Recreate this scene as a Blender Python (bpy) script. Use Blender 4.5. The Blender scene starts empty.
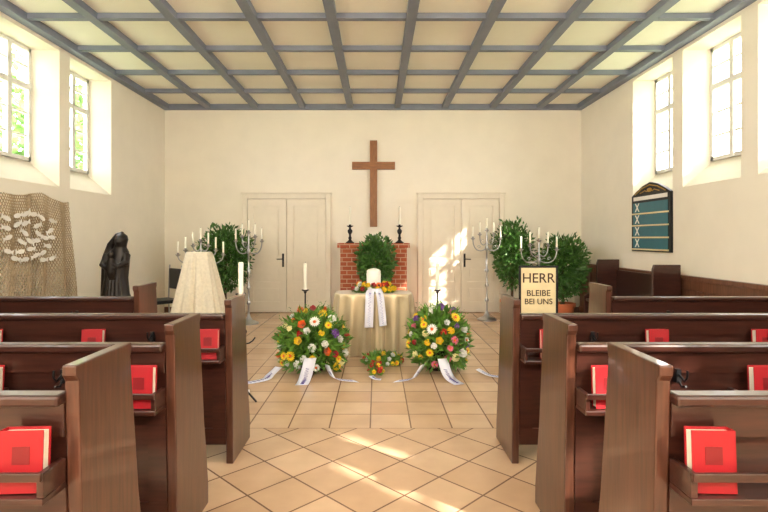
import bpy, math, random
from mathutils import Vector, Matrix
random.seed(7)
C=bpy.context.scene.collection
def lin(c):
    c=c/255.0
    return c/12.92 if c<=0.04045 else ((c+0.055)/1.055)**2.4
def rgb(r,g,b): return (lin(r),lin(g),lin(b),1)
# ---------------- materials
def mat(name,col,rough=0.6,metal=0.0,var=0.12,scale=8.0,bump=0.0,stretch=(1,1,1),coat=0.0,sheen=0.0,sub=0.0,detail=4):
    m=bpy.data.materials.new(name); m.use_nodes=True
    nt=m.node_tree; b=nt.nodes['Principled BSDF']
    tc=nt.nodes.new('ShaderNodeTexCoord'); mp=nt.nodes.new('ShaderNodeMapping')
    mp.inputs['Scale'].default_value=stretch
    nz=nt.nodes.new('ShaderNodeTexNoise'); nz.inputs['Scale'].default_value=scale; nz.inputs['Detail'].default_value=detail
    cr=nt.nodes.new('ShaderNodeValToRGB')
    cr.color_ramp.elements[0].position=0.3; cr.color_ramp.elements[1].position=0.7
    cr.color_ramp.elements[0].color=tuple(c*(1-var) for c in col[:3])+(1,)
    cr.color_ramp.elements[1].color=tuple(min(1,c*(1+var)) for c in col[:3])+(1,)
    l=nt.links.new
    l(tc.outputs['Object'],mp.inputs['Vector']); l(mp.outputs['Vector'],nz.inputs['Vector'])
    l(nz.outputs['Fac'],cr.inputs['Fac']); l(cr.outputs['Color'],b.inputs['Base Color'])
    b.inputs['Roughness'].default_value=rough; b.inputs['Metallic'].default_value=metal
    b.inputs['Coat Weight'].default_value=coat; b.inputs['Sheen Weight'].default_value=sheen
    if sub: 
        b.inputs['Subsurface Weight'].default_value=sub; b.inputs['Subsurface Radius'].default_value=(.02,.01,.01)
    if bump:
        bp=nt.nodes.new('ShaderNodeBump'); bp.inputs['Strength'].default_value=bump; bp.inputs['Distance'].default_value=0.01
        l(nz.outputs['Fac'],bp.inputs['Height']); l(bp.outputs['Normal'],b.inputs['Normal'])
    return m
M={}
M['wall']=mat('plaster_cream',rgb(246,238,220),0.9,var=0.02,scale=3,bump=0.05)
M['ceil']=mat('ceiling_panel',rgb(254,250,238),0.85,var=0.02,scale=3)
M['beam']=mat('beam_blue_grey',rgb(124,131,148),0.6,var=0.06,scale=5)
M['white']=mat('white_paint',rgb(240,238,232),0.5,var=0.02)
M['door']=mat('door_cream',rgb(236,226,206),0.45,var=0.02)
M['wood']=mat('dark_pew_wood',rgb(54,27,20),0.28,var=0.4,scale=4,stretch=(1.2,14,14),coat=0.3,bump=0.04)
M['woodend']=mat('pew_end_wood',rgb(72,41,29),0.28,var=0.4,scale=4,stretch=(14,14,1.2),coat=0.35,bump=0.04)
M['wains']=mat('wainscot_wood',rgb(108,68,48),0.4,var=0.3,scale=4,stretch=(14,14,1.2))
M['cross']=mat('cross_wood',rgb(146,94,50),0.5,var=0.25,scale=5,stretch=(12,12,1.5))
M['black']=mat('wrought_iron',rgb(22,22,24),0.45,metal=0.3,var=0.1)
M['silver']=mat('silver_metal',rgb(175,175,175),0.3,metal=0.85,var=0.05)
M['wax']=mat('candle_wax',rgb(252,246,228),0.5,var=0.01,sub=0.1)
M['wick']=mat('wick',rgb(40,35,30),0.9)
M['red']=mat('red_cover',rgb(150,6,20),0.5,var=0.1)
M['darkred']=mat('dark_red_emboss',rgb(112,6,14),0.45,var=0.05)
M['page']=mat('page_edges',rgb(215,205,185),0.8,var=0.08,scale=60,stretch=(1,30,1))
M['satin']=mat('champagne_satin',rgb(196,178,144),0.34,metal=.35,var=0.08,scale=3,sheen=0.3)
M['linen']=mat('cream_linen',rgb(230,220,198),0.8,var=0.08,scale=30,bump=0.3)
M['ribbon']=mat('white_ribbon',rgb(228,228,242),0.4,var=0.02)
M['ink']=mat('ribbon_print',rgb(96,88,160),0.6)
M['urn']=mat('white_urn',rgb(244,243,236),0.35,var=0.01)
M['leaf']=mat('laurel_leaf',rgb(74,116,50),0.4,var=0.5,scale=9)
M['leaf2']=mat('bright_leaf',rgb(96,140,52),0.5,var=0.5,scale=14)
M['leaf3']=mat('tree_leaf',rgb(112,146,80),0.6,var=0.4,scale=1)
M['bark']=mat('bark',rgb(80,60,45),0.9,bump=0.3)
M['terra']=mat('terracotta',rgb(190,105,65),0.75,var=0.12)
M['soil']=mat('soil',rgb(50,36,28),0.95)
M['net']=mat('net_cord',rgb(176,155,125),0.9,var=0.2,scale=20)
M['shell']=mat('white_paper',rgb(240,236,228),0.7,var=0.03)
M['bronze']=mat('dark_bronze',rgb(36,30,27),0.4,metal=0.35,var=0.3,scale=6)
M['teal']=mat('teal_panel',rgb(54,112,126),0.5,var=0.06)
M['gold']=mat('gold_paint',rgb(196,156,72),0.4,metal=0.5,var=0.1)
M['parch']=mat('parchment',rgb(228,210,166),0.7,var=0.06)
M['ltext']=mat('lettering_brown',rgb(60,34,20),0.6,var=0.05)
M['lawn']=mat('grass',rgb(130,150,100),0.95,var=0.3,scale=2)
FL={'yellow':rgb(250,210,20),'red':rgb(190,12,22),'white':rgb(248,246,238),'pink':rgb(225,110,140),'orange':rgb(240,110,25),'purple':rgb(130,80,165),'cream':rgb(245,235,180)}
for k,v in FL.items(): M['f_'+k]=mat('petal_'+k,v,0.55,var=0.12,scale=30,sheen=0.2)
# brick
def brickmat(name,c1,c2,cm,bw,rh,ms,off=0.5):
    m=bpy.data.materials.new(name); m.use_nodes=True; nt=m.node_tree; b=nt.nodes['Principled BSDF']
    g=nt.nodes.new('ShaderNodeTexCoord'); s=nt.nodes.new('ShaderNodeSeparateXYZ'); cb=nt.nodes.new('ShaderNodeCombineXYZ')
    ad=nt.nodes.new('ShaderNodeMath'); ad.operation='ADD'
    br=nt.nodes.new('ShaderNodeTexBrick'); br.offset=off
    l=nt.links.new
    l(g.outputs['Object'],s.inputs[0]); l(s.outputs['X'],ad.inputs[0]); l(s.outputs['Y'],ad.inputs[1]); l(ad.outputs[0],cb.inputs['X']); l(s.outputs['Z'],cb.inputs['Y'])
    l(cb.outputs[0],br.inputs['Vector'])
    for k,v in (('Color1',c1),('Color2',c2),('Mortar',cm),('Scale',1.0),('Brick Width',bw),('Row Height',rh),('Mortar Size',ms)): br.inputs[k].default_value=v
    l(br.outputs['Color'],b.inputs['Base Color']); b.inputs['Roughness'].default_value=0.85
    return m
M['brick']=brickmat('red_brick',rgb(186,98,62),rgb(160,78,52),rgb(200,165,138),0.17,0.075,0.007)
def floormat():
    m=bpy.data.materials.new('floor_tiles'); m.use_nodes=True; nt=m.node_tree; b=nt.nodes['Principled BSDF']; l=nt.links.new
    g=nt.nodes.new('ShaderNodeNewGeometry'); outs=[]
    for rot in (0,math.radians(45)):
        mp=nt.nodes.new('ShaderNodeMapping'); mp.inputs['Rotation'].default_value=(0,0,rot); mp.inputs['Location'].default_value=(0.05,0.04 if rot else -0.14,0)
        br=nt.nodes.new('ShaderNodeTexBrick'); br.offset=0.0
        for k,v in (('Color1',rgb(216,184,152)),('Color2',rgb(200,165,132)),('Mortar',rgb(122,94,74)),('Scale',1.0),('Brick Width',0.3),('Row Height',0.3),('Mortar Size',0.0055)): br.inputs[k].default_value=v
        l(g.outputs['Position'],mp.inputs['Vector']); l(mp.outputs[0],br.inputs['Vector']); outs.append(br)
    s=nt.nodes.new('ShaderNodeSeparateXYZ'); l(g.outputs['Position'],s.inputs[0])
    lt=nt.nodes.new('ShaderNodeMath'); lt.operation='LESS_THAN'; lt.inputs[1].default_value=3.74; l(s.outputs['Y'],lt.inputs[0])
    mx=nt.nodes.new('ShaderNodeMix'); mx.data_type='RGBA'
    l(lt.outputs[0],mx.inputs['Factor']); l(outs[0].outputs['Color'],mx.inputs['A']); l(outs[1].outputs['Color'],mx.inputs['B'])
    nz=nt.nodes.new('ShaderNodeTexNoise'); nz.inputs['Scale'].default_value=5; nz.inputs['Detail'].default_value=5; l(g.outputs['Position'],nz.inputs['Vector'])
    mr=nt.nodes.new('ShaderNodeMapRange'); mr.inputs['To Min'].default_value=0.82; mr.inputs['To Max'].default_value=1.15; l(nz.outputs['Fac'],mr.inputs['Value'])
    mm=nt.nodes.new('ShaderNodeMix'); mm.data_type='RGBA'; mm.blend_type='MULTIPLY'; mm.inputs['Factor'].default_value=1
    cc=nt.nodes.new('ShaderNodeCombineColor')
    for i in range(3): l(mr.outputs[0],cc.inputs[i])
    l(mx.outputs['Result'],mm.inputs['A']); l(cc.outputs[0],mm.inputs['B'])
    l(mm.outputs['Result'],b.inputs['Base Color']); b.inputs['Roughness'].default_value=0.27
    return m
M['floor']=floormat()
def glassmat():
    m=bpy.data.materials.new('window_glass'); m.use_nodes=True; nt=m.node_tree
    for n in list(nt.nodes): nt.nodes.remove(n)
    o=nt.nodes.new('ShaderNodeOutputMaterial'); t=nt.nodes.new('ShaderNodeBsdfTransparent'); g=nt.nodes.new('ShaderNodeBsdfGlossy'); g.inputs['Roughness'].default_value=0.02
    x=nt.nodes.new('ShaderNodeMixShader'); x.inputs[0].default_value=0.05
    nt.links.new(t.outputs[0],x.inputs[1]); nt.links.new(g.outputs[0],x.inputs[2]); nt.links.new(x.outputs[0],o.inputs[0]); return m
M['glass']=glassmat()
# ---------------- mesh builder
class MB:
    def __init__(s): s.v=[]; s.f=[]; s.m=[]; s.mi=0
    def add(s,vs,fs):
        o=len(s.v); s.v+=[tuple(v) for v in vs]
        for f in fs: s.f.append(tuple(i+o for i in f)); s.m.append(s.mi)
        return s
    def box(s,x0,x1,y0,y1,z0,z1):
        return s.add([(x0,y0,z0),(x1,y0,z0),(x1,y1,z0),(x0,y1,z0),(x0,y0,z1),(x1,y0,z1),(x1,y1,z1),(x0,y1,z1)],
          [(0,3,2,1),(4,5,6,7),(0,1,5,4),(1,2,6,5),(2,3,7,6),(3,0,4,7)])
    def lathe(s,prof,c=(0,0,0),n=20):
        vs=[];fs=[]
        for r,z in prof:
            for i in range(n):
                a=2*math.pi*i/n; vs.append((c[0]+r*math.cos(a),c[1]+r*math.sin(a),c[2]+z))
        for k in range(len(prof)-1):
            for i in range(n):
                j=(i+1)%n; fs.append((k*n+i,k*n+j,(k+1)*n+j,(k+1)*n+i))
        fs.append(tuple(range(n-1,-1,-1))); fs.append(tuple((len(prof)-1)*n+i for i in range(n)))
        return s.add(vs,fs)
    def tube(s,pts,r,n=8):
        pts=[Vector(p) for p in pts]; vs=[];fs=[]
        rr=r if isinstance(r,(list,tuple)) else [r]*len(pts)
        up=None
        for i,p in enumerate(pts):
            d=(pts[min(i+1,len(pts)-1)]-pts[max(i-1,0)]).normalized()
            if up is None: up=Vector((0,0,1)) if abs(d.z)<0.9 else Vector((1,0,0))
            a=d.cross(up).normalized(); b=a.cross(d).normalized(); up=b
            for k in range(n):
                t=2*math.pi*k/n; vs.append(p+a*math.cos(t)*rr[i]+b*math.sin(t)*rr[i])
        for i in range(len(pts)-1):
            for k in range(n):
                j=(k+1)%n; fs.append((i*n+k,i*n+j,(i+1)*n+j,(i+1)*n+k))
        fs.append(tuple(range(n-1,-1,-1))); fs.append(tuple((len(pts)-1)*n+i for i in range(n)))
        return s.add(vs,fs)
    def loft(s,rings,n=20):
        vs=[];fs=[]
        for z,cx,cy,rx,ry in rings:
            for i in range(n):
                a=2*math.pi*i/n; vs.append((cx+rx*math.cos(a),cy+ry*math.sin(a),z))
        for k in range(len(rings)-1):
            for i in range(n):
                j=(i+1)%n; fs.append((k*n+i,k*n+j,(k+1)*n+j,(k+1)*n+i))
        fs.append(tuple(range(n-1,-1,-1))); fs.append(tuple((len(rings)-1)*n+i for i in range(n)))
        return s.add(vs,fs)
    def ball(s,c,rx,ry=None,rz=None,n=12):
        ry=ry or rx; rz=rz or rx
        rings=[]
        for k in range(1,n):
            t=math.pi*k/n; rings.append((c[2]-rz*math.cos(t),c[0],c[1],rx*math.sin(t),ry*math.sin(t)))
        return s.loft(rings,n+4)
    def prism_x(s,poly,x0,x1):
        n=len(poly); vs=[(x0,y,z) for y,z in poly]+[(x1,y,z) for y,z in poly]
        fs=[tuple(range(n)),tuple(range(2*n-1,n-1,-1))]+[(i,i+n,(i+1)%n+n,(i+1)%n) for i in range(n)]
        return s.add(vs,fs)
    def prism_y(s,poly,y0,y1):
        n=len(poly); vs=[(x,y0,z) for x,z in poly]+[(x,y1,z) for x,z in poly]
        fs=[tuple(range(n)),tuple(range(2*n-1,n-1,-1))]+[(i,i+n,(i+1)%n+n,(i+1)%n) for i in range(n)]
        return s.add(vs,fs)
    def mesh(s,name,mats,smooth=False,recalc=True):
        me=bpy.data.meshes.new(name); me.from_pydata(s.v,[],s.f)
        for m in (mats if isinstance(mats,(list,tuple)) else [mats]): me.materials.append(M[m])
        me.polygons.foreach_set('material_index',s.m)
        if recalc:
            import bmesh
            bm=bmesh.new(); bm.from_mesh(me); bmesh.ops.recalc_face_normals(bm,faces=bm.faces); bm.to_mesh(me); bm.free()
        if smooth:
            me.polygons.foreach_set('use_smooth',[True]*len(me.polygons))
            try: me.set_sharp_from_angle(angle=math.radians(50))
            except Exception: pass
        me.update(); return me
def obj(name,data,loc=(0,0,0),parent=None,rot=None,label=None):
    o=bpy.data.objects.new(name,data); C.objects.link(o); o.location=loc
    if rot: o.rotation_euler=rot
    if parent: o.parent=parent
    if label: o['label']=label
    return o
def top(name,label,cat,loc=(0,0,0),data=None,rot=None,group=None):
    o=obj(name,data,loc,rot=rot); o['label']=label; o['category']=cat
    if group: o['group']=group
    if data is None: o.empty_display_size=0.1
    return o
def bevel(o,w=0.004,seg=2):
    b=o.modifiers.new('bevel','BEVEL'); b.width=w; b.segments=seg; b.limit_method='ANGLE'; b.angle_limit=math.radians(40); return o
def part(root,name,mb,mats,smooth=False,bev=0,loc=(0,0,0),label=None,rot=None):
    o=obj(name,mb.mesh(name,mats,smooth),loc,root,rot,label)
    if bev: bevel(o,bev)
    return o
def struct(name,mb,mats,label,cat,bev=0,loc=(0,0,0)):
    o=obj(name,mb.mesh(name,mats),loc); o['kind']='structure'; o['label']=label; o['category']=cat
    if bev: bevel(o,bev)
    return o
def clone(root,loc,rot=None,label=None):
    r=root.copy(); C.objects.link(r); r.location=loc
    if rot: r.rotation_euler=rot
    if label: r['label']=label
    def rec(a,b):
        for ch in list(a.children):
            k=ch.copy(); C.objects.link(k); k.parent=b; rec(ch,k)
    rec(root,r); return r
# ---------------- room
XL,XR,YB,YF,H=-3.98,3.83,9.6,-3.5,3.875
YC=[7.15,5.9,4.63]; YLEFT=YC+[2.1,0.84,-0.42,-1.68]; YRIGHT=YC+[-0.42,-1.68]
OZ0,OZ1,GZ0,GZ1,OW,GW,TH=2.03,3.74,2.33,3.70,0.515,0.37,0.30
def sidewall(name,X,s,centers,label):
    mb=MB(); cs=sorted(centers)
    def plane(x,w,z0,z1):
        ys=[YF]
        for c in cs: ys+=[c-w,c+w]
        ys.append(YB)
        for i in range(len(ys)-1):
            a,b=ys[i],ys[i+1]
            if i%2==0: mb.add([(x,a,-.02),(x,b,-.02),(x,b,H),(x,a,H)],[(0,1,2,3)])
            else:
                mb.add([(x,a,-.02),(x,b,-.02),(x,b,z0),(x,a,z0)],[(0,1,2,3)])
                mb.add([(x,a,z1),(x,b,z1),(x,b,H),(x,a,H)],[(0,1,2,3)])
    plane(X,OW,OZ0,OZ1); xo=X+s*TH; plane(xo,GW,GZ0,GZ1)
    for c in cs:
        a=[(X,c-OW,OZ0),(X,c+OW,OZ0),(X,c+OW,OZ1),(X,c-OW,OZ1)]; b=[(xo,c-GW,GZ0),(xo,c+GW,GZ0),(xo,c+GW,GZ1),(xo,c-GW,GZ1)]
        mb.add(a+b,[(i,(i+1)%4,(i+1)%4+4,i+4) for i in range(4)])
    o=obj(name,mb.mesh(name,'wall',recalc=False)); o['kind']='structure'; o['label']=label; o['category']='wall'
sidewall('wall_left',XL,-1,YLEFT,'cream plastered side wall with deep splayed window openings')
sidewall('wall_right',XR,1,YRIGHT,'cream plastered side wall with deep splayed sunlit window openings')
struct('wall_back',MB().box(XL-.3,XR+.3,YB,YB+.2,-.02,H+.0),'wall','plain cream plaster wall behind the altar','wall')
struct('wall_front',MB().box(XL-.3,XR+.3,YF-.2,YF,-.02,H),'wall','plain cream plaster wall opposite the altar','wall')
struct('floor',MB().box(XL-.3,XR+.3,YF-.2,YB+.2,-.1,0),'floor','beige square ceramic tile floor, laid diagonally in the aisle','floor')
struct('ceiling',MB().box(XL-.4,XR+.4,YF-.3,YB+.3,H,H+.15),'ceil','cream panelled coffered ceiling','ceiling')
nt_=[0]
def trim(mb,m,label,cat,bev=0):
    nt_[0]+=1; return struct('trim_%d'%nt_[0],mb,m,label,cat,bev)
for k in range(-3,5):
    x=-0.5+0.88*k
    if XL+.2<x<XR-.2: trim(MB().box(x-.055,x+.055,YF,YB,H-.075,H+.01),'beam','blue-grey painted ceiling beam running lengthwise','beam')
y=8.55
while y>YF:
    trim(MB().box(XL,XR,y-.038,y+.038,H-.06,H+.01),'beam','blue-grey painted ceiling cross beam','beam'); y-=0.955
trim(MB().box(XL-.01,XL+.12,YF,YB,H-.09,H+.01),'beam','blue-grey ceiling edge moulding along the side wall','moulding')
trim(MB().box(XR-.12,XR+.01,YF,YB,H-.09,H+.01),'beam','blue-grey ceiling edge moulding along the side wall','moulding')
trim(MB().box(XL,XR,YB-.11,YB+.01,H-.088,H+.01),'beam','blue-grey ceiling edge moulding above the altar wall','moulding')
# windows
wn=0
for X,s,ys in ((XL,-1,YLEFT),(XR,1,YRIGHT)):
    for c in ys:
        wn+=1; xo=X+s*(TH-.02); mb=MB(); t=.045
        def fr(y0,y1,z0,z1,d=.025): mb.box(xo-d,xo+d,y0,y1,z0,z1)
        fr(c-GW,c-GW+t,GZ0,GZ1); fr(c+GW-t,c+GW,GZ0,GZ1); fr(c-GW,c+GW,GZ0,GZ0+t); fr(c-GW,c+GW,GZ1-t,GZ1)
        fr(c-.035,c+.035,GZ0,GZ1,.03)
        fr(c-GW,c+GW,GZ0+.86,GZ0+.93,.028)
        for q in (.3,.58): fr(c-GW,c+GW,GZ0+q-.012,GZ0+q+.012,.015)
        fr(c-GW,c+GW,GZ0+1.13,GZ0+1.154,.015)
        o=struct('window_%d'%wn,mb,'white','white wooden casement window with small panes','window',)
        g=obj('glass_pane',MB().add([(xo,c-GW,GZ0),(xo,c+GW,GZ0),(xo,c+GW,GZ1),(xo,c-GW,GZ1)],[(0,1,2,3)]).mesh('glass','glass'),parent=o)
# skirting
struct('baseboard_back',MB().box(XL,-2.58,YB-.02,YB,0,.1).box(-.84,.72,YB-.02,YB,0,.1).box(2.4,XR,YB-.02,YB,0,.1),'wains','low brown skirting along the altar wall','skirting')
# wainscot
mb=MB(); z1=.92
mb.box(XR-.03,XR,-3.4,YB,0,z1)
mb.box(XR-.07,XR,-3.4,YB,z1-.04,z1+.01); mb.box(XR-.05,XR,-3.4,YB,0,.12); mb.box(XR-.05,XR,-3.4,YB,z1-.16,z1-.04)
yy=-3.4
while yy<YB-.1: 
    mb.box(XR-.049,XR,yy,yy+.09,.12,z1-.16); yy+=.52
trim(mb,'wains','dark brown wooden panelled wainscot along the wall','wainscot',.004)
# doors
def door(n,x0,x1,hx,side):
    z=2.12; y=YB
    mb=MB(); f=.09
    mb.box(x0-f,x0,y-.08,y,0,z+f); mb.box(x1,x1+f,y-.08,y,0,z+f); mb.box(x0,x1,y-.08,y,z,z+f); mb.box(x0-f-.02,x1+f+.02,y-.11,y,z+f+.0,z+f+.03)
    d=struct('door_%d'%n,mb,'door','cream painted double door with moulded frame and black handle','door',.006)
    xm=(x0+x1)/2
    for a,b in ((x0+.006,xm-.008),(xm+.008,x1-.006)):
        l=MB(); l.box(a,b,y-.018,y-.004,0.01,z-.006)
        st=.11
        for (u0,u1,w0,w1) in ((a,a+st,.01,z-.006),(b-st,b,.01,z-.006),(a+st,b-st,.01,.2),(a+st,b-st,.86,1.0),(a+st,b-st,z-.13,z-.006),(a+st,b-st,.5,.58)):
            l.box(u0,u1,y-.045,y-.018,w0,w1)
        for (w0,w1) in ((.25,.45),(.63,.81),(1.05,z-.18)):
            l.box(a+st+.045,b-st-.045,y-.034,y-.018,w0,w1)
        lf=obj('door_leaf',l.mesh('door_leaf','door'),parent=d)
        if (hx=='L' and b<xm+.0) or (hx=='R' and a>xm):
            hxp=b-.06 if hx=='L' else a+.06; sg=-1 if hx=='L' else 1
            h=MB(); h.box(hxp-.018,hxp+.018,y-.052,y-.045,.85,1.1); h.tube([(hxp,y-.05,1.0),(hxp,y-.09,1.0),(hxp+sg*.11,y-.09,.995)],.009)
            obj('handle',h.mesh('handle','black',True),parent=lf,label='black iron lever handle')
door(1,-2.42,-.95,'L',0); door(2,.85,2.28,'R',0)
# ---------------- outside
o=top('lawn','green grass outside the chapel','grass',data=MB().box(-40,40,-30,50,-.4,-.3).mesh('lawn','lawn')); o['kind']='stuff'
def rnd_unit():
    while True:
        v=Vector((random.uniform(-1,1),random.uniform(-1,1),random.uniform(-1,1)))
        if .05<v.length<1: return v.normalized()
def leaves(mb,c,r,n,size,shell=.55,minz=-1.0,up=.2,asp=.45):
    for _ in range(n):
        d=rnd_unit()
        if d.z<minz: d.z=-d.z*random.random(); d.normalize()
        k=random.uniform(shell,1.0)*(1+.07*math.sin(7*d.x+5*d.z)+.05*math.sin(11*d.y))
        p=Vector((c[0]+d.x*r[0]*k,c[1]+d.y*r[1]*k,c[2]+d.z*r[2]*k))
        ax=(d+rnd_unit()*.8+Vector((0,0,up))).normalized()
        sd=ax.cross(rnd_unit()).normalized(); nn=sd.cross(ax)
        L=size*random.uniform(.7,1.3); w=L*asp
        mb.add([p,p+ax*L*.45+sd*w*.5+nn*L*.06,p+ax*L,p+ax*L*.45-sd*w*.5+nn*L*.06],[(0,1,2),(0,2,3)])
def tree(x,y,h,r):
    t=top('tree','leafy green deciduous tree outside the chapel window','tree',(x,y,-.28),group='trees outside')
    part(t,'trunk',MB().tube([(0,0,0),(0,0,.2),(.1,0,h*.4),(0,.1,h*.75)],[.25,.24,.18,.08]),'bark',True)
    m=MB(); leaves(m,(0,0,h*.65),(r,r,h*.42),2200,.42,.3,asp=.6)
    obj('canopy',m.mesh('canopy','leaf3',recalc=False),parent=t)
for a in ((-14,9.5,7.5,2.4),(-15,15.5,8.5,2.7),(-14,22,9,2.6),(15,13,5.0,2.0)): tree(*a)
# ---------------- pews
TK=.043
def pew(x0,x1,y,aisle):
    w=x1-x0; xc=(x0+x1)/2; L=w/2
    p=top('pew','dark brown wooden church pew with panelled back and book ledge','pew',(xc,y,0),group='church pews')
    prof=[(0,0),(.42,0),(.42,.1),(.385,.3),(.355,.45),(.29,.965),(.30,.985),(.30,1.015),(-.045,1.015),(-.045,.985),(-.03,.965),(-.01,.45)]
    for a in (-L,L-TK):
        part(p,'pew_end',MB().prism_x(prof,a,a+TK),'woodend',bev=.005)
    b=MB(); i0,i1=-L+TK,L-TK
    f=lambda z:-.035*(z/.92)
    def sl(z0,z1,y0,y1,a0=None,a1=None):
        a0=i0 if a0 is None else a0; a1=i1 if a1 is None else a1
        b.add([(a0,y0+f(z0),z0),(a1,y0+f(z0),z0),(a1,y1+f(z0),z0),(a0,y1+f(z0),z0),(a0,y0+f(z1),z1),(a1,y0+f(z1),z1),(a1,y1+f(z1),z1),(a0,y1+f(z1),z1)],
          [(0,3,2,1),(4,5,6,7),(0,1,5,4),(1,2,6,5),(2,3,7,6),(3,0,4,7)])
    sl(.14,.89,.016,.03); sl(.8,.9,.0,.035); sl(.6,.65,.0,.033); sl(.12,.22,.0,.035)
    n=max(1,round(w/.75))
    for k in range(n+1):
        cx=i0+(i1-i0-.08)*k/n; sl(.22,.6,.001,.033,cx,cx+.08)
    part(p,'backrest',b,'wood')
    part(p,'top_rail',MB().box(i0,i1,-.062,.005,.895,.93),'wood',bev=.01)
    part(p,'seat',MB().box(i0,i1,-.0,.41,.42,.455),'wood',bev=.006)
    r=MB(); r.box(i0,i1,-.13,-.02,.645,.665); r.box(i0,i1,-.14,-.127,.715,.74)
    for q in range(5):
        xx=i0+(i1-i0-.02)*q/4; r.box(xx,xx+.02,-.127,-.02,.665,.735)
    part(p,'book_ledge',r,'wood',bev=.003)
    sg=1 if aisle=='R' else -1
    for d in (.48,1.5):
        hx=sg*(L-d); h=MB()
        h.box(hx-.01,hx+.01,-.05,-.02,.76,.82)
        h.tube([(hx,-.045,.8),(hx,-.09,.78),(hx,-.11,.8),(hx,-.11,.83)],.005); h.tube([(hx,-.045,.77),(hx,-.07,.75),(hx,-.1,.76)],.005)
        part(p,'coat_hook',h,'black',True)
    return p
ROW=[1.55,2.27,3.15,4.05]
for i,y in enumerate(ROW):
    pew(-3.75,-.885 if i<3 else -1.87,y,'R')
    pew(.83 if i<3 else 1.80,3.6,y,'L')
# hymnals
def book(x,row,tilt=0,first=[None]):
    y=ROW[row]-.085
    rot=(math.radians(-3),0,tilt) if x<0 else (math.radians(3),0,math.pi+tilt)
    if first[0] is None:
        p=top('hymnal','red hardcover hymnal standing on the pew book ledge','book',(x,y,.667),group='red hymnals on the pews')
        c=MB(); c.box(-.06,.06,-.02,-.0165,0,.175); c.box(-.06,.06,.0165,.02,0,.175); c.box(-.062,-.058,-.02,.02,0,.175)
        part(p,'cover',c,'red')
        part(p,'page_block',MB().box(-.058,.055,-.0165,.0165,.005,.167),'page')
        part(p,'emblem',MB().box(-.024,.024,-.0212,-.0199,.08,.13),'darkred')
        part(p,'emblem',MB().box(-.024,.024,.0199,.0212,.08,.13),'darkred')
        first[0]=p; p.rotation_euler=rot; return p
    return clone(first[0],(x,y,.667),rot)
for x,r,t in ((-1.01,0,.06),(-1.01,1,-.05),(-1.01,2,.05),(-1.67,1,.04),(-1.70,2,.03),(-2.32,2,0),(.955,0,-.04),(.985,1,.05),(1.04,2,-.02),(1.65,0,.05),(1.66,1,0),(1.68,2,.03),(2.32,2,0)):
    book(x,r,t)
# wall stall on right
s=top('side_bench','dark wooden bench with end panel against the wainscot','bench',(3.42,6.3,0))
part(s,'bench_end',MB().prism_y([(-.22,0),(.32,0),(.32,1.06),(-.0,1.06),(-.02,1.0),(-.02,.6),(-.22,.5)],0,.05),'wood',bev=.006)
part(s,'bench_end',MB().prism_y([(-.22,0),(.32,0),(.32,1.06),(-.0,1.06),(-.02,1.0),(-.02,.6),(-.22,.5)],1.6,1.65),'wood',bev=.006)
part(s,'seat',MB().box(-.2,.3,.05,1.6,.42,.46),'wood',bev=.005)
part(s,'backrest',MB().box(.28,.32,.05,1.6,.46,.9),'wood',bev=.005)
# ---------------- altar
a=top('altar','red brick altar with brick top slab','altar',(-.06,9.22,0))
part(a,'altar_body',MB().box(-.58,.58,-.3,.33,0,1.22),'brick')
part(a,'altar_top',MB().box(-.63,.63,-.35,.36,1.22,1.3),'brick',bev=.006)
def candle_mesh(h,r):
    m=MB(); m.lathe([(r,0),(r,h-.004),(r*.7,h),(.002,h-.003)],n=14); m.mi=1; m.tube([(0,0,h-.004),(0,0,h+.016)],.002,5)
    return m.mesh('candle',['wax','wick'],True)
for x in (-.48,.40):
    c=top('altar_candlestick','black turned candlestick standing on the brick altar','candlestick',(x,9.1,1.3),group='altar candlesticks')
    part(c,'base',MB().lathe([(.075,0),(.075,.015),(.05,.03),(.03,.05),(.02,.07)]),'black',True)
    part(c,'stem',MB().lathe([(.018,.05),(.032,.09),(.02,.12),(.018,.15),(.04,.19),(.045,.22),(.018,.26),(.016,.28)]),'black',True)
    part(c,'drip_pan',MB().lathe([(.016,.275),(.055,.3),(.06,.31),(.02,.305),(.02,.33)]),'black',True)
    top('candle','slender white candle in a black altar candlestick','candle',(x,9.1,1.63),data=candle_mesh(.31,.022),group='altar candles')
# cross
c=top('cross','plain brown wooden latin cross mounted on the wall','cross',(-.065,9.57,1.6))
part(c,'upright',MB().box(-.068,.068,-.035,.03,0,1.61),'cross',bev=.004)
M['crossh']=mat('cross_wood_h',rgb(146,94,50),0.5,var=0.25,scale=5,stretch=(1.5,12,12))
part(c,'crossbar',MB().box(-.4,.4,-.04,.03,1.07,1.21),'crossh',bev=.004)
# ---------------- bushes
def pot(t,r,h,m='terra'):
    q=MB(); q.lathe([(r*.7,0),(r*.95,h*.82),(r*1.05,h*.82),(r*1.05,h),(r*.93,h),(r*.9,h*.9),(.01,h*.9)],n=24); part(t,'pot',q,m,True)
def bush(x,y,zc,r,rz,n,label,ph=.3):
    t=top('potted_laurel',label,'potted plant',(x,y,0),group='laurel bushes by the altar')
    pot(t,.2,ph)
    part(t,'trunk',MB().tube([(0,0,ph*.8),(.01,0,zc)],[.025,.018]),'bark',True)
    m=MB(); leaves(m,(0,0,zc),(r,r*.85,rz),n,.085,.35); obj('foliage',m.mesh('foliage','leaf',recalc=False),parent=t)
bush(-2.65,8.95,1.05,.46,.58,3800,'dense green laurel bush in a pot beside the door')
bush(2.4,9.1,1.1,.34,.6,3000,'tall green laurel bush in a terracotta pot beside the door')
bush(3.12,8.6,.9,.4,.54,3600,'wide green laurel bush in a terracotta pot near the wainscot')
bush(-.02,8.5,.98,.3,.46,2600,'round green bush in a pot before the brick altar')
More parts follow.
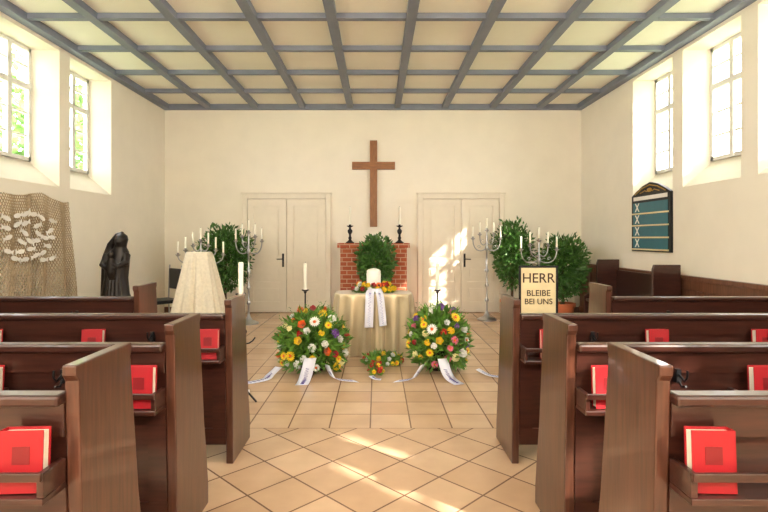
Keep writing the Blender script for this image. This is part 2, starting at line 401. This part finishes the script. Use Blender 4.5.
# ---------------- candelabra
CM=candle_mesh(.17,.014)
def candelabrum(x,y,zt,rad,rot=0,n=2):
    t=top('candelabrum','tall silver multi-armed floor candelabrum with white candles','candelabrum',(x,y,0),rot=(0,0,rot),group='silver floor candelabra')
    part(t,'base',MB().lathe([(.16,0),(.16,.02),(.13,.035),(.06,.06),(.03,.12),(.018,.16)],n=24),'silver',True)
    prof=[(.018,.1)]
    for zz in (.35,.6,.85): prof+=[(.015,zz-.05),(.034,zz-.02),(.034,zz+.0),(.015,zz+.03)]
    prof+=[(.015,zt-.35),(.035,zt-.32),(.03,zt-.28),(.014,zt-.25),(.013,zt)]
    part(t,'stem',MB().lathe(prof),'silver',True)
    tips=[(0.0,zt)]
    for k in range(1,n+1):
        r=rad*k/n; zk=zt-.07*k; z0=zt-.30+.1*(n-k)
        for s in (-1,1):
            P=[Vector((0,0,z0)),Vector((s*r*.5,0,z0-.10)),Vector((s*r*1.02,0,z0-.03)),Vector((s*r,0,zk))]
            pts=[]
            for q in range(11):
                u=q/10; pts.append(P[0]*(1-u)**3+3*P[1]*u*(1-u)**2+3*P[2]*u*u*(1-u)+P[3]*u**3)
            m=MB().tube(pts,.010)
            sp=[(s*(r*.55+.03*math.cos(a*.7)*(1-a*.08)),0,z0+.02+.03*math.sin(a*.7)*(1-a*.08)) for a in range(9)]
            m.tube(sp,.005,6)
            part(t,'arm',m,'silver',True); tips.append((s*r,zk))
    for xx,zz in tips:
        part(t,'candle_cup',MB().lathe([(.008,-.03),(.02,-.015),(.036,.0),(.038,.008),(.016,.006),(.019,.035),(.004,.035)],n=14),'silver',True,loc=(xx,0,zz))
        cx=x+xx*math.cos(rot); cy=y+xx*math.sin(rot)
        top('candle','slim white candle standing in a silver candelabrum','candle',(cx,cy,zz+.035),data=CM,group='candelabra candles')
candelabrum(-2.72,7.9,1.34,.34,.1,3)
candelabrum(-2.08,8.3,1.48,.24,-.3,2)
candelabrum(1.86,8.68,1.52,.24,.1,2)
candelabrum(2.5,7.9,1.35,.3,.2,2)
# floor candle stands
def cstand(x,y,zt,ch,label):
    t=top('candle_stand',label,'candle stand',(x,y,0),group='black candle stands')
    m=MB()
    for k in range(3):
        a=k*2.094+.5; m.tube([(0,0,.12),(.06*math.cos(a),.06*math.sin(a),.1),(.13*math.cos(a),.13*math.sin(a),.01)],.008)
    part(t,'tripod',m,'black',True)
    part(t,'stem',MB().lathe([(.009,.1),(.009,zt*.45),(.02,zt*.48),(.009,zt*.52),(.009,zt-.05),(.02,zt-.03),(.009,zt-.02)],n=10),'black',True)
    part(t,'drip_pan',MB().lathe([(.01,zt-.03),(.045,zt-.008),(.045,zt),(.004,zt)],n=16),'black',True)
    top('candle','tall white candle on a black iron stand','candle',(x,y,zt),data=candle_mesh(ch,.021),group='stand candles')
    return t
cstand(-.89,6.35,.75,.33,'slender black iron candle stand behind the flowers')
cstand(.75,6.35,.75,.33,'slender black iron candle stand behind the flowers')
t=cstand(-1.13,4.25,.93,.26,'black wrought iron candle stand with scroll by the pew')
m=MB(); pts=[]
for q in range(18):
    aa=q*.35; rr=.02+.005*q; pts.append((.02+rr*math.cos(aa),0,.6+rr*math.sin(aa)))
m.tube(pts,.006); part(t,'scroll',m,'black',True)
# ---------------- draped table
def drape(name,hx,hy,h,flare,folds,amp,m,p=5.0,seed=0,topn=3):
    mb=MB(); n=200; rows=18; vs=[];fs=[]
    def sup(a):
        c,s=math.cos(a),math.sin(a); k=(abs(c)**p+abs(s)**p)**(-1/p); return c*k,s*k
    rs=[]
    for q in range(topn+1): rs.append((q/(topn+1)*.96+.02,h,0))
    rs.append((.985,h-.002,0)); rs.append((1.0,h-.012,.0))
    for k in range(1,rows+1): rs.append((1.0,h-(h-.006)*k/rows,k/rows))
    for sc,z,t in rs:
        for i in range(n):
            a=2*math.pi*i/n; c,s=sup(a)
            f=1+flare*t
            o=amp*(t**.6)*(math.sin(folds*a+seed+.6*math.sin(2*a)+.8*t)+.6*math.sin(folds*1.7*a+2+seed)*math.sin(3*a))
            vs.append((c*hx*sc*f+math.cos(a)*o,s*hy*sc*f+math.sin(a)*o,z))
    for k in range(len(rs)-1):
        for i in range(n):
            j=(i+1)%n; fs.append((k*n+i,k*n+j,(k+1)*n+j,(k+1)*n+i))
    fs.append(tuple(range(n))); mb.add(vs,fs)
    return mb
t=top('draped_table','small table covered to the floor with shiny champagne satin','table',(-.04,6.27,0))
part(t,'tablecloth',drape('c',.47,.27,.73,.1,21,.034,'satin',4.0),'satin',True)
mb=MB()
for sx in(-1,1):
    for sy in (-1,1): mb.box(sx*.36-.02,sx*.36+.02,sy*.2-.02,sy*.2+.02,0,.66)
mb.box(-.38,.38,-.22,.22,.66,.71); part(t,'table_frame',mb,'wood')
# lectern with cloth
t=top('draped_lectern','tapering lectern covered with a cream lace cloth','lectern',(-2.43,7.0,0))
mb=drape('c',.16,.13,1.2,1.5,13,.03,'linen',4)
part(t,'cloth',mb,'linen',True)
part(t,'lectern_post',MB().box(-.1,.1,-.08,.08,0,1.17),'wood')
# chair by lectern
t=top('chair','dark metal-framed chair with black upholstery near the lectern','chair',(-3.2,7.6,0),rot=(0,0,-.75))
part(t,'seat',MB().box(-.21,.21,-.21,.21,.43,.48),'black',bev=.015)
part(t,'backrest',MB().box(-.19,.19,.2,.225,.62,.93),'black',bev=.012)
for sx in(-1,1):
    for sy in (-1,1): part(t,'leg',MB().tube([(sx*.19,sy*.2,.44),(sx*.2,sy*.22,0)],.012),'silver',True)
    part(t,'back_post',MB().tube([(sx*.2,.2,.44),(sx*.2,.22,.98)],.012),'silver',True)
# urn
t=top('urn','white ceramic urn standing among flowers on the satin table','urn',(-.04,6.25,.732))
part(t,'urn_body',MB().lathe([(.06,0),(.075,.01),(.085,.06),(.088,.22),(.082,.245)],n=28),'urn',True)
part(t,'urn_lid',MB().lathe([(.084,.245),(.086,.255),(.07,.275),(.02,.29),(.004,.292)],n=28),'urn',True)
# ---------------- flowers
def gerbera(col,R=.045):
    m=MB()
    for lay,(n,r,z) in enumerate(((16,R,.012),(12,R*.7,.018))):
        for i in range(n):
            a=2*math.pi*(i+.5*lay)/n; w=math.pi/n*1.15; r0=R*.2
            P=lambda rr,aa,zz:(rr*math.cos(aa),rr*math.sin(aa),zz)
            m.add([P(r0,a,z-.006),P(r*.65,a-w*.85,z),P(r,a,z+.002+lay*.006),P(r*.65,a+w*.85,z)],[(0,1,2,3)])
    m.mi=1; m.ball((0,0,.014),R*.26,R*.26,R*.14,6)
    return m.mesh('gerbera',['f_'+col,'f_orange' if col!='orange' else 'soil'],False,False)
def rose(col,R=.036):
    m=MB()
    for lay in range(5):
        n=5; r=R*(1-.18*lay); z=.004+.006*lay
        for i in range(n):
            a=2*math.pi*i/n+lay*.6; w=.75
            P=lambda rr,aa,zz:(rr*math.cos(aa),rr*math.sin(aa),zz)
            m.add([P(r*.25,a-w,z-.01),P(r*.25,a+w,z-.01),P(r*.8,a+w,z+.014),P(r,a,z+.024),P(r*.8,a-w,z+.014)],[(0,1,2,3,4)])
    m.ball((0,0,.03),R*.25,R*.25,R*.35,5)
    return m.mesh('rose','f_'+col,False,False)
def pom(col,R=.034):
    m=MB()
    for i in range(60):
        d=rnd_unit(); d.z=abs(d.z); s=d.cross(rnd_unit()).normalized()*R*.22
        p=d*R*.35; q=d*R; m.add([p-s*.4,q-s,q*1.12,q+s,p+s*.4],[(0,1,2,3,4)])
    m.ball((0,0,0),R*.7,n=6)
    return m.mesh('chrysanthemum','f_'+col,False,False)
FM={}
for c_ in ('yellow','red','white','orange','pink'): FM[('gerbera',c_)]=gerbera(c_)
for c_ in ('red','white','yellow','orange','pink','cream'): FM[('rose',c_)]=rose(c_)
for c_ in ('white','yellow','purple','cream','red'): FM[('chrysanthemum',c_)]=pom(c_)
keys_all=list(FM.keys())
def flower_on(root,p,d,key,sc=1):
    o=obj(key[0],FM[key],p,root); d=Vector(d).normalized()
    o.rotation_mode='QUATERNION'; o.rotation_quaternion=d.to_track_quat('Z','Y'); o.scale=(sc,)*3; return o
def mound(name,label,loc,r,h,n,keys,leafn,leafs=.11,sc=1.15,seed=1,basket=True,mind=.075,sprigs=0):
    random.seed(seed)
    t=top(name,label,'flower arrangement',loc)
    m=MB(); leaves(m,(0,0,h*.4),(r*.98,r*.85,h*.57),leafn,leafs,.4,minz=-.65,asp=.32)
    for _ in range(sprigs):
        d=rnd_unit(); d.z=abs(d.z)*1.2+.05; d.y=-abs(d.y)*.6 if random.random()<.6 else d.y; d.normalize()
        b0=Vector((d.x*r*.8,d.y*r*.7,h*.4+d.z*h*.45)); tip=b0+d*random.uniform(.1,.2)+Vector((0,0,.02))
        for q in range(12):
            u=q/11; p=b0.lerp(tip,u); sd=d.cross(Vector((random.uniform(-1,1),random.uniform(-1,1),.3))).normalized()*(1 if q%2 else -1)
            ax=(sd+d*.9).normalized(); L=.05*(1-.5*u); w=ax.cross(rnd_unit()).normalized()*L*.16
            m.add([p,p+ax*L*.5+w,p+ax*L,p+ax*L*.5-w],[(0,1,2),(0,2,3)])
    m.v=[(a,b,max(c,.004)) for a,b,c in m.v]
    obj('foliage',m.mesh('foliage','leaf2',recalc=False),parent=t)
    if basket: part(t,'holder',MB().lathe([(r*.35,0),(r*.5,h*.3),(r*.45,h*.35),(.01,h*.35)]),'soil',True)
    pts=[]; tries=0
    while len(pts)<n and tries<6000:
        tries+=1; d=rnd_unit()
        if d.z<-.5 or d.y>.55: continue
        q=random.uniform(.93,1.06)
        p=Vector((d.x*r*q,d.y*r*.9*q,h*.4+d.z*h*.6*q))
        if p.z<.03 or any((p-q2).length<mind for q2 in pts): continue
        pts.append(p); flower_on(t,p,(d.x,d.y-.35,d.z*.8+.15),random.choice(keys),sc*random.uniform(.75,1.25))
    return t
G=lambda s:[k for k in keys_all if k[1] in s]
k1=G(('yellow','white'))+[('gerbera','yellow'),('chrysanthemum','yellow'),('gerbera','yellow'),('gerbera','red'),('rose','red'),('rose','orange'),('rose','white'),('chrysanthemum','white'),('chrysanthemum','purple'),('chrysanthemum','cream')]
mound('flower_arrangement','large mound of yellow, red and white flowers beside the satin table',(-.68,5.42,0),.34,.62,60,k1,3000,.1,1.12,seed=11,mind=.074,sprigs=45)
k2=G(('yellow','white','pink','cream'))+[('gerbera','yellow'),('chrysanthemum','purple'),('rose','white'),('chrysanthemum','white'),('rose','red'),('gerbera','red')]
mound('flower_arrangement','large mound of pink, red, yellow and white flowers with ribbons',(.65,5.45,0),.30,.66,54,k2,2800,.095,1.12,seed=12,mind=.07,sprigs=40)
mound('flower_wreath','low spray of yellow and red flowers before the satin table',(.06,5.68,0),.21,.1,20,G(('yellow','red','white')),800,.06,.8,13,False,.05)
mound('flower_bouquet','tiny bouquet of yellow and red flowers on the floor',(-.01,5.2,.0),.065,.12,9,G(('yellow','red','orange')),200,.045,.7,14,False,.04)
# wreath around urn
random.seed(21)
t=top('urn_wreath','wreath of orange, red and yellow flowers around the white urn','wreath',(-.04,6.25,.732))
m=MB()
for i in range(900):
    a=random.uniform(0,6.283); c=Vector((.19*math.cos(a),.14*math.sin(a),.035)); d=rnd_unit(); p=c+Vector((d.x*.05,d.y*.04,d.z*.025))
    ax=(d+Vector((math.cos(a),math.sin(a),.2))*.6).normalized(); sd=ax.cross(rnd_unit()).normalized(); L=.05
    m.add([p,p+ax*L*.5+sd*.009,p+ax*L,p+ax*L*.5-sd*.009],[(0,1,2),(0,2,3)])
m.v=[(a,b,max(c,.001)) for a,b,c in m.v]
obj('foliage',m.mesh('foliage','leaf2',recalc=False),parent=t)
for i in range(36):
    a=2*math.pi*i/18+ (0.17 if i>=18 else 0); rr=.235 if i<18 else .17
    flower_on(t,(rr*1.05*math.cos(a),rr*.8*math.sin(a),.045 if i<18 else .09),(math.cos(a)*.8,math.sin(a)*.8-.4,.5),random.choice(G(('orange','red','yellow'))+[('rose','white')]),.95)
# ---------------- ribbons
def ribbon(pts,w,label,wd=None,ink=True):
    pts=[Vector(p) for p in pts]
    P=[]
    for i in range(len(pts)-1):
        p0=pts[max(i-1,0)];p1=pts[i];p2=pts[i+1];p3=pts[min(i+2,len(pts)-1)]
        for q in range(6):
            s=q/6; P.append(.5*((2*p1)+(p2-p0)*s+(2*p0-5*p1+4*p2-p3)*s*s+(3*p1-p0-3*p2+p3)*s**3))
    P.append(pts[-1]); base=P[0].copy(); vs=[];fs=[]; cen=[]
    for i,p in enumerate(P):
        d=(P[min(i+1,len(P)-1)]-P[max(i-1,0)]).normalized()
        side=Vector(wd) if wd else Vector((-d.y,d.x,0)); side=side.normalized()
        vs+=[p-base-side*w/2,p-base+side*w/2]; cen.append((p-base,side,d))
    for i in range(len(P)-1): fs.append((2*i,2*i+1,2*i+3,2*i+2))
    me=MB().add(vs,fs).mesh('ribbon','ribbon',True,False)
    t=top('memorial_ribbon',label,'ribbon',tuple(base),group='white memorial ribbons')
    o=obj('band',me,parent=t); sm=o.modifiers.new('s','SOLIDIFY'); sm.thickness=.0015; sm.offset=0
    if ink:
        z=MB(); n0=int(len(cen)*.3); n1=len(cen)-2; seq=[]
        for i in range(n0,n1):
            for hh in (0,.5):
                c,s_,d=cen[i]; c2=cen[i+1][0]; nn=s_.cross(d); nn=nn if nn.z>0.01 or (abs(nn.z)<=.01 and nn.y<0) else -nn
                seq.append(c.lerp(c2,hh)+s_*w*(.17 if len(seq)%2 else -.17)*random.uniform(.6,1.1)+nn*.003)
        if len(seq)>2: z.tube(seq,.0028,4); obj('print',z.mesh('print','ink'),parent=t)
    return t
ribbon([(-.05,6.02,.795),(-.08,5.985,.755),(-.085,5.94,.69),(-.09,5.90,.5),(-.095,5.885,.36)],.10,'white memorial ribbon hanging over the satin table',(1,0,0))
ribbon([(-.0,6.02,.795),(.025,5.98,.755),(.04,5.935,.69),(.06,5.895,.5),(.07,5.88,.38)],.085,'white memorial ribbon hanging over the satin table',(1,0,0.15))
L1='white memorial ribbon trailing from the flowers onto the tiles'
ribbon([(-.66,5.08,.2),(-.68,4.99,.1),(-.70,4.93,.02),(-.71,4.82,.006)],.12,L1,(1,.1,0))
ribbon([(-.5,5.13,.12),(-.46,5.05,.06),(-.4,5.0,.015),(-.2,4.95,.006)],.1,L1,(.5,-.7,0))
ribbon([(-1.0,5.2,.08),(-1.06,5.1,.03),(-1.1,5.0,.008),(-1.28,4.86,.006)],.09,L1)
ribbon([(.46,5.14,.12),(.4,5.05,.06),(.34,5.0,.015),(.18,4.95,.006)],.1,L1,(.5,.7,0))
ribbon([(.66,5.14,.18),(.68,5.03,.08),(.72,4.97,.02),(.78,4.84,.006)],.11,L1,(1,.3,0))
ribbon([(-1.38,4.62,.006),(-1.28,4.6,.012),(-1.15,4.63,.006)],.1,'short white ribbon end lying on the tiles')
ribbon([(-.06,5.06,.03),(-.02,5.02,.012),(.04,5.01,.006)],.06,'small white ribbon on the tiles by the tiny bouquet')
ribbon([(1.02,5.2,.06),(1.12,5.12,.02),(1.25,5.1,.006)],.07,L1)
# ---------------- text helper
def text_mesh(body,size,ext=.001,bold=0.0,sx=1.0):
    cu=bpy.data.curves.new('txt','FONT'); cu.body=body; cu.size=size; cu.extrude=ext; cu.align_x='CENTER'; cu.align_y='CENTER'; cu.offset=bold
    o=bpy.data.objects.new('txt',cu); C.objects.link(o); bpy.context.view_layer.update()
    me=bpy.data.meshes.new_from_object(o.evaluated_get(bpy.context.evaluated_depsgraph_get()))
    bpy.data.objects.remove(o); return me
# ---------------- HERR sign
t=top('verse_sign','framed parchment sign reading HERR BLEIBE BEI UNS on a black stand','sign',(1.575,5.0,0))
mb=MB(); mb.box(-.19,.19,-.012,.012,.6,.62); mb.box(-.19,.19,-.012,.012,1.10,1.12); mb.box(-.19,-.17,-.012,.012,.62,1.10); mb.box(.17,.19,-.012,.012,.62,1.10)
part(t,'frame',mb,'black',bev=.003)
part(t,'panel',MB().box(-.175,.175,-.004,.01,.615,1.105),'parch')
part(t,'stand',MB().tube([(-.16,.01,.62),(-.2,-.02,0)],.012).tube([(.16,.01,.62),(.2,-.02,0)],.012).tube([(0,.01,.9),(0,.32,0)],.012),'black',True)
for body,z,s_,mm in (('HERR',.995,.132,'ltext'),('BLEIBE',.85,.082,'ltext'),('BEI UNS',.768,.078,'ltext')):
    for dx in (-.0016,.0016):
        pass
    me=text_mesh(body,s_,bold=0.0008); me.materials.append(M[mm]); obj('lettering',me,(0,-.0055,z),t,(math.pi/2,0,0))
# ---------------- hymn board
t=top('hymn_board','black framed teal hymn number board with gold arched crest','hymn board',(XR-.03,7.12,1.2))
W=.5
mb=MB()
back=[(-W,0),(W,0),(W,.8),(W*.75,.86),(W*.4,.93),(0,.97),(-W*.4,.93),(-W*.75,.86),(-W,.8)]
mb.prism_x(back,-.01,.03); part(t,'board',mb,'black',bev=.004)
g=MB(); 
g.tube([(-.013,-W*.8,.82),(-.013,-W*.4,.895),(-.013,0,.93),(-.013,W*.4,.895),(-.013,W*.8,.82)],.008)
g.ball((-.013,0,.86),.008,.07,.03,8); g.tube([(-.013,-.25,.83),(-.013,-.12,.86),(-.013,-.07,.84)],.006); g.tube([(-.013,.25,.83),(-.013,.12,.86),(-.013,.07,.84)],.006)
part(t,'crest',g,'gold',True)
part(t,'header_strip',MB().box(-.014,-.009,-W+.06,W-.06,.73,.785),'white')
for k in range(4):
    z0=.04+.17*k
    part(t,'number_slot',MB().box(-.014,-.009,-W+.05,W-.05,z0,z0+.145),'teal')
    part(t,'slot_rail',MB().box(-.022,-.009,-W+.03,W-.03,z0-.022,z0-.001),'parch')
    me=text_mesh('X',.17,bold=.003); me.materials.append(M['white'])
    obj('lettering',me,(-.0155,W-.17,z0+.072),t,(math.pi/2,0,-math.pi/2))
# ---------------- net
random.seed(5)
ny,nz=64,44; vs=[]
y0,y1=4.7,6.5
def netp(u,v):
    y=y0+(y1-y0)*u; zt=1.9+.03*math.cos(u*math.pi*2*1.5+.3)-.04*abs(math.sin(u*9)); zb=.5+.05*math.sin(u*8)
    z=zt+(zb-zt)*v; x=XL+.08+.035*math.sin(u*38+v*2)*(.3+v)+.02*math.sin(u*17)
    y+=.05*math.sin(v*3)*(1-u)+.12*v*u-.04*v*math.sin(u*12)
    return (x,y,z)
for j in range(nz+1):
    for i in range(ny+1): vs.append(netp((i+(.5 if j%2 else 0))/(ny+.5),j/nz))
fs=[]
me=bpy.data.meshes.new('fishing_net')
for j in range(nz-1):
    for i in range(ny):
        if j%2==0: f=(j*(ny+1)+i+1,(j+1)*(ny+1)+i+1,(j+2)*(ny+1)+i+1,(j+1)*(ny+1)+i)
        else: f=(j*(ny+1)+i,(j+1)*(ny+1)+i+1,(j+2)*(ny+1)+i,(j+1)*(ny+1)+i)
        fs.append(f)
me.from_pydata(vs,[],fs); me.materials.append(M['net'])
n=top('fishing_net','beige knotted fishing net draped on the wall','fishing net',data=me)
w=n.modifiers.new('w','WIREFRAME'); w.thickness=.011; w.use_replace=True
# paper fish
fm=MB(); pl=[]
for q in range(13):
    a=math.radians(25+ (310)*q/12); pl.append((.055*math.cos(a)+.0,.026*math.sin(a)))
pl+= [(.09,-.03),(.08,0),(.09,.03)]
fm.prism_x(pl,-.003,.003); fmesh=fm.mesh('fish','shell')
cnt=0; used=[]
while cnt<34:
    u=random.uniform(5.3,6.05); z=random.uniform(1.14,1.66)
    if any(abs(u-a)<.12 and abs(z-b)<.07 for a,b in used): 
        cnt+=.02; continue
    used.append((u,z)); cnt+=1
    top('paper_fish','small white paper fish fastened to the fishing net','decoration',(XL+.15,u,z),data=fmesh,rot=(random.uniform(-.5,.5)+(math.pi if random.random()<.5 else 0),0,0),group='paper fish on the net')
# ---------------- statue
t=top('plinth','dark wooden plinth carrying the bronze statue','plinth',(-3.3,6.5,0),data=MB().box(-.2,.2,-.18,.18,0,.04).box(-.17,.17,-.15,.15,.04,.54).box(-.2,.2,-.18,.18,.54,.58).mesh('plinth','wood'))
mb=MB()
mb.loft([(0,0,0,.19,.14),(.03,0,0,.185,.14),(.1,-.01,0,.165,.125),(.3,-.01,0,.145,.11),(.45,.0,0,.15,.11),(.56,.015,0,.145,.1),(.64,.03,0,.115,.085),(.69,.045,-.005,.075,.07),(.73,.055,-.01,.07,.075),(.79,.06,-.01,.08,.085),(.84,.06,0,.065,.07),(.87,.055,.01,.03,.03)],28)
mb.ball((.055,-.06,.765),.045,.045,.06)
mb.ball((.055,-.108,.76),.009,.014,.014,6)
mb.tube([(-.1,-.02,.6),(-.13,-.09,.47),(-.03,-.16,.42),(.06,-.17,.44)],[.05,.045,.032,.022],12)
mb.tube([(.13,-.02,.6),(.15,-.09,.5),(.09,-.16,.46),(.0,-.17,.5)],[.05,.045,.032,.022],12)
mb.loft([(.3,0,-.13,.04,.035),(.38,.0,-.15,.06,.045),(.5,.0,-.155,.055,.045),(.56,.0,-.15,.03,.03)],14)
mb.ball((.0,-.155,.6),.038,.038,.045)
for k in range(7):
    a=math.pi*1.15+k*.28; mb.tube([(.18*math.cos(a),.135*math.sin(a),.0),(.15*math.cos(a),.12*math.sin(a),.25),(.1*math.cos(a),.09*math.sin(a),.42)],[.022,.016,.006],8)
mb.tube([(-.17,.02,0),(-.16,.02,.3),(-.15,.02,.55),(-.09,.02,.72),(.0,.02,.84),(.07,.02,.87)],[.05,.05,.05,.045,.04,.03],12)
st=top('statue','dark bronze statue of a hooded robed figure holding a child','statue',(-3.3,6.5,.58),data=mb.mesh('statue','bronze',True))
rm=st.modifiers.new('r','REMESH'); rm.mode='VOXEL'; rm.voxel_size=.009; rm.use_smooth_shade=True
# ---------------- fill lamps added behind the camera to brighten the room
for x in (-1.9,1.8):
    for y in (-1.4,):
        t=top('fill_lamp','added fill lamp hung from the ceiling, unseen behind the camera','lamp',(x,y,3.0),group='added fill lamps')
        part(t,'cord',MB().tube([(0,0,.3),(0,0,H-3.0)],.006),'black')
        part(t,'lamp_holder',MB().lathe([(.04,.22),(.04,.3),(.01,.31)]),'black',True)
        li=bpy.data.lights.new('fill_light','POINT'); li.energy=370; li.color=(1,.95,.87); li.shadow_soft_size=.22
        lo=obj('fill_light',li,(0,0,0),t)
# ---------------- light
sun=bpy.data.lights.new('sun','SUN'); sun.energy=17; sun.color=(1,.92,.8); sun.angle=math.radians(1.0)
so=obj('sun',sun,(8,-6,9)); d=Vector((-2.8,2.45,-2.35)).normalized(); so.rotation_mode='QUATERNION'; so.rotation_quaternion=(-d).to_track_quat('Z','Y')
w=bpy.data.worlds.new('World'); bpy.context.scene.world=w; w.use_nodes=True
nt=w.node_tree; bg=nt.nodes['Background']; sk=nt.nodes.new('ShaderNodeTexSky'); sk.sky_type='HOSEK_WILKIE'; sk.turbidity=4; sk.sun_direction=(.6,-.55,.5)
mx=nt.nodes.new('ShaderNodeMix'); mx.data_type='RGBA'; mx.inputs['Factor'].default_value=.8; mx.inputs['B'].default_value=(.96,.97,.98,1)
nt.links.new(sk.outputs[0],mx.inputs['A']); nt.links.new(mx.outputs['Result'],bg.inputs['Color']); bg.inputs['Strength'].default_value=20
# ---------------- camera
cam=bpy.data.cameras.new('cam'); cam.lens=24; cam.sensor_width=36; cam.shift_x=.0091; cam.shift_y=-.0234
co=obj('camera',cam,(0,0,1.39),rot=(math.pi/2,0,0)); bpy.context.scene.camera=co
bpy.context.scene.view_settings.view_transform='Standard'
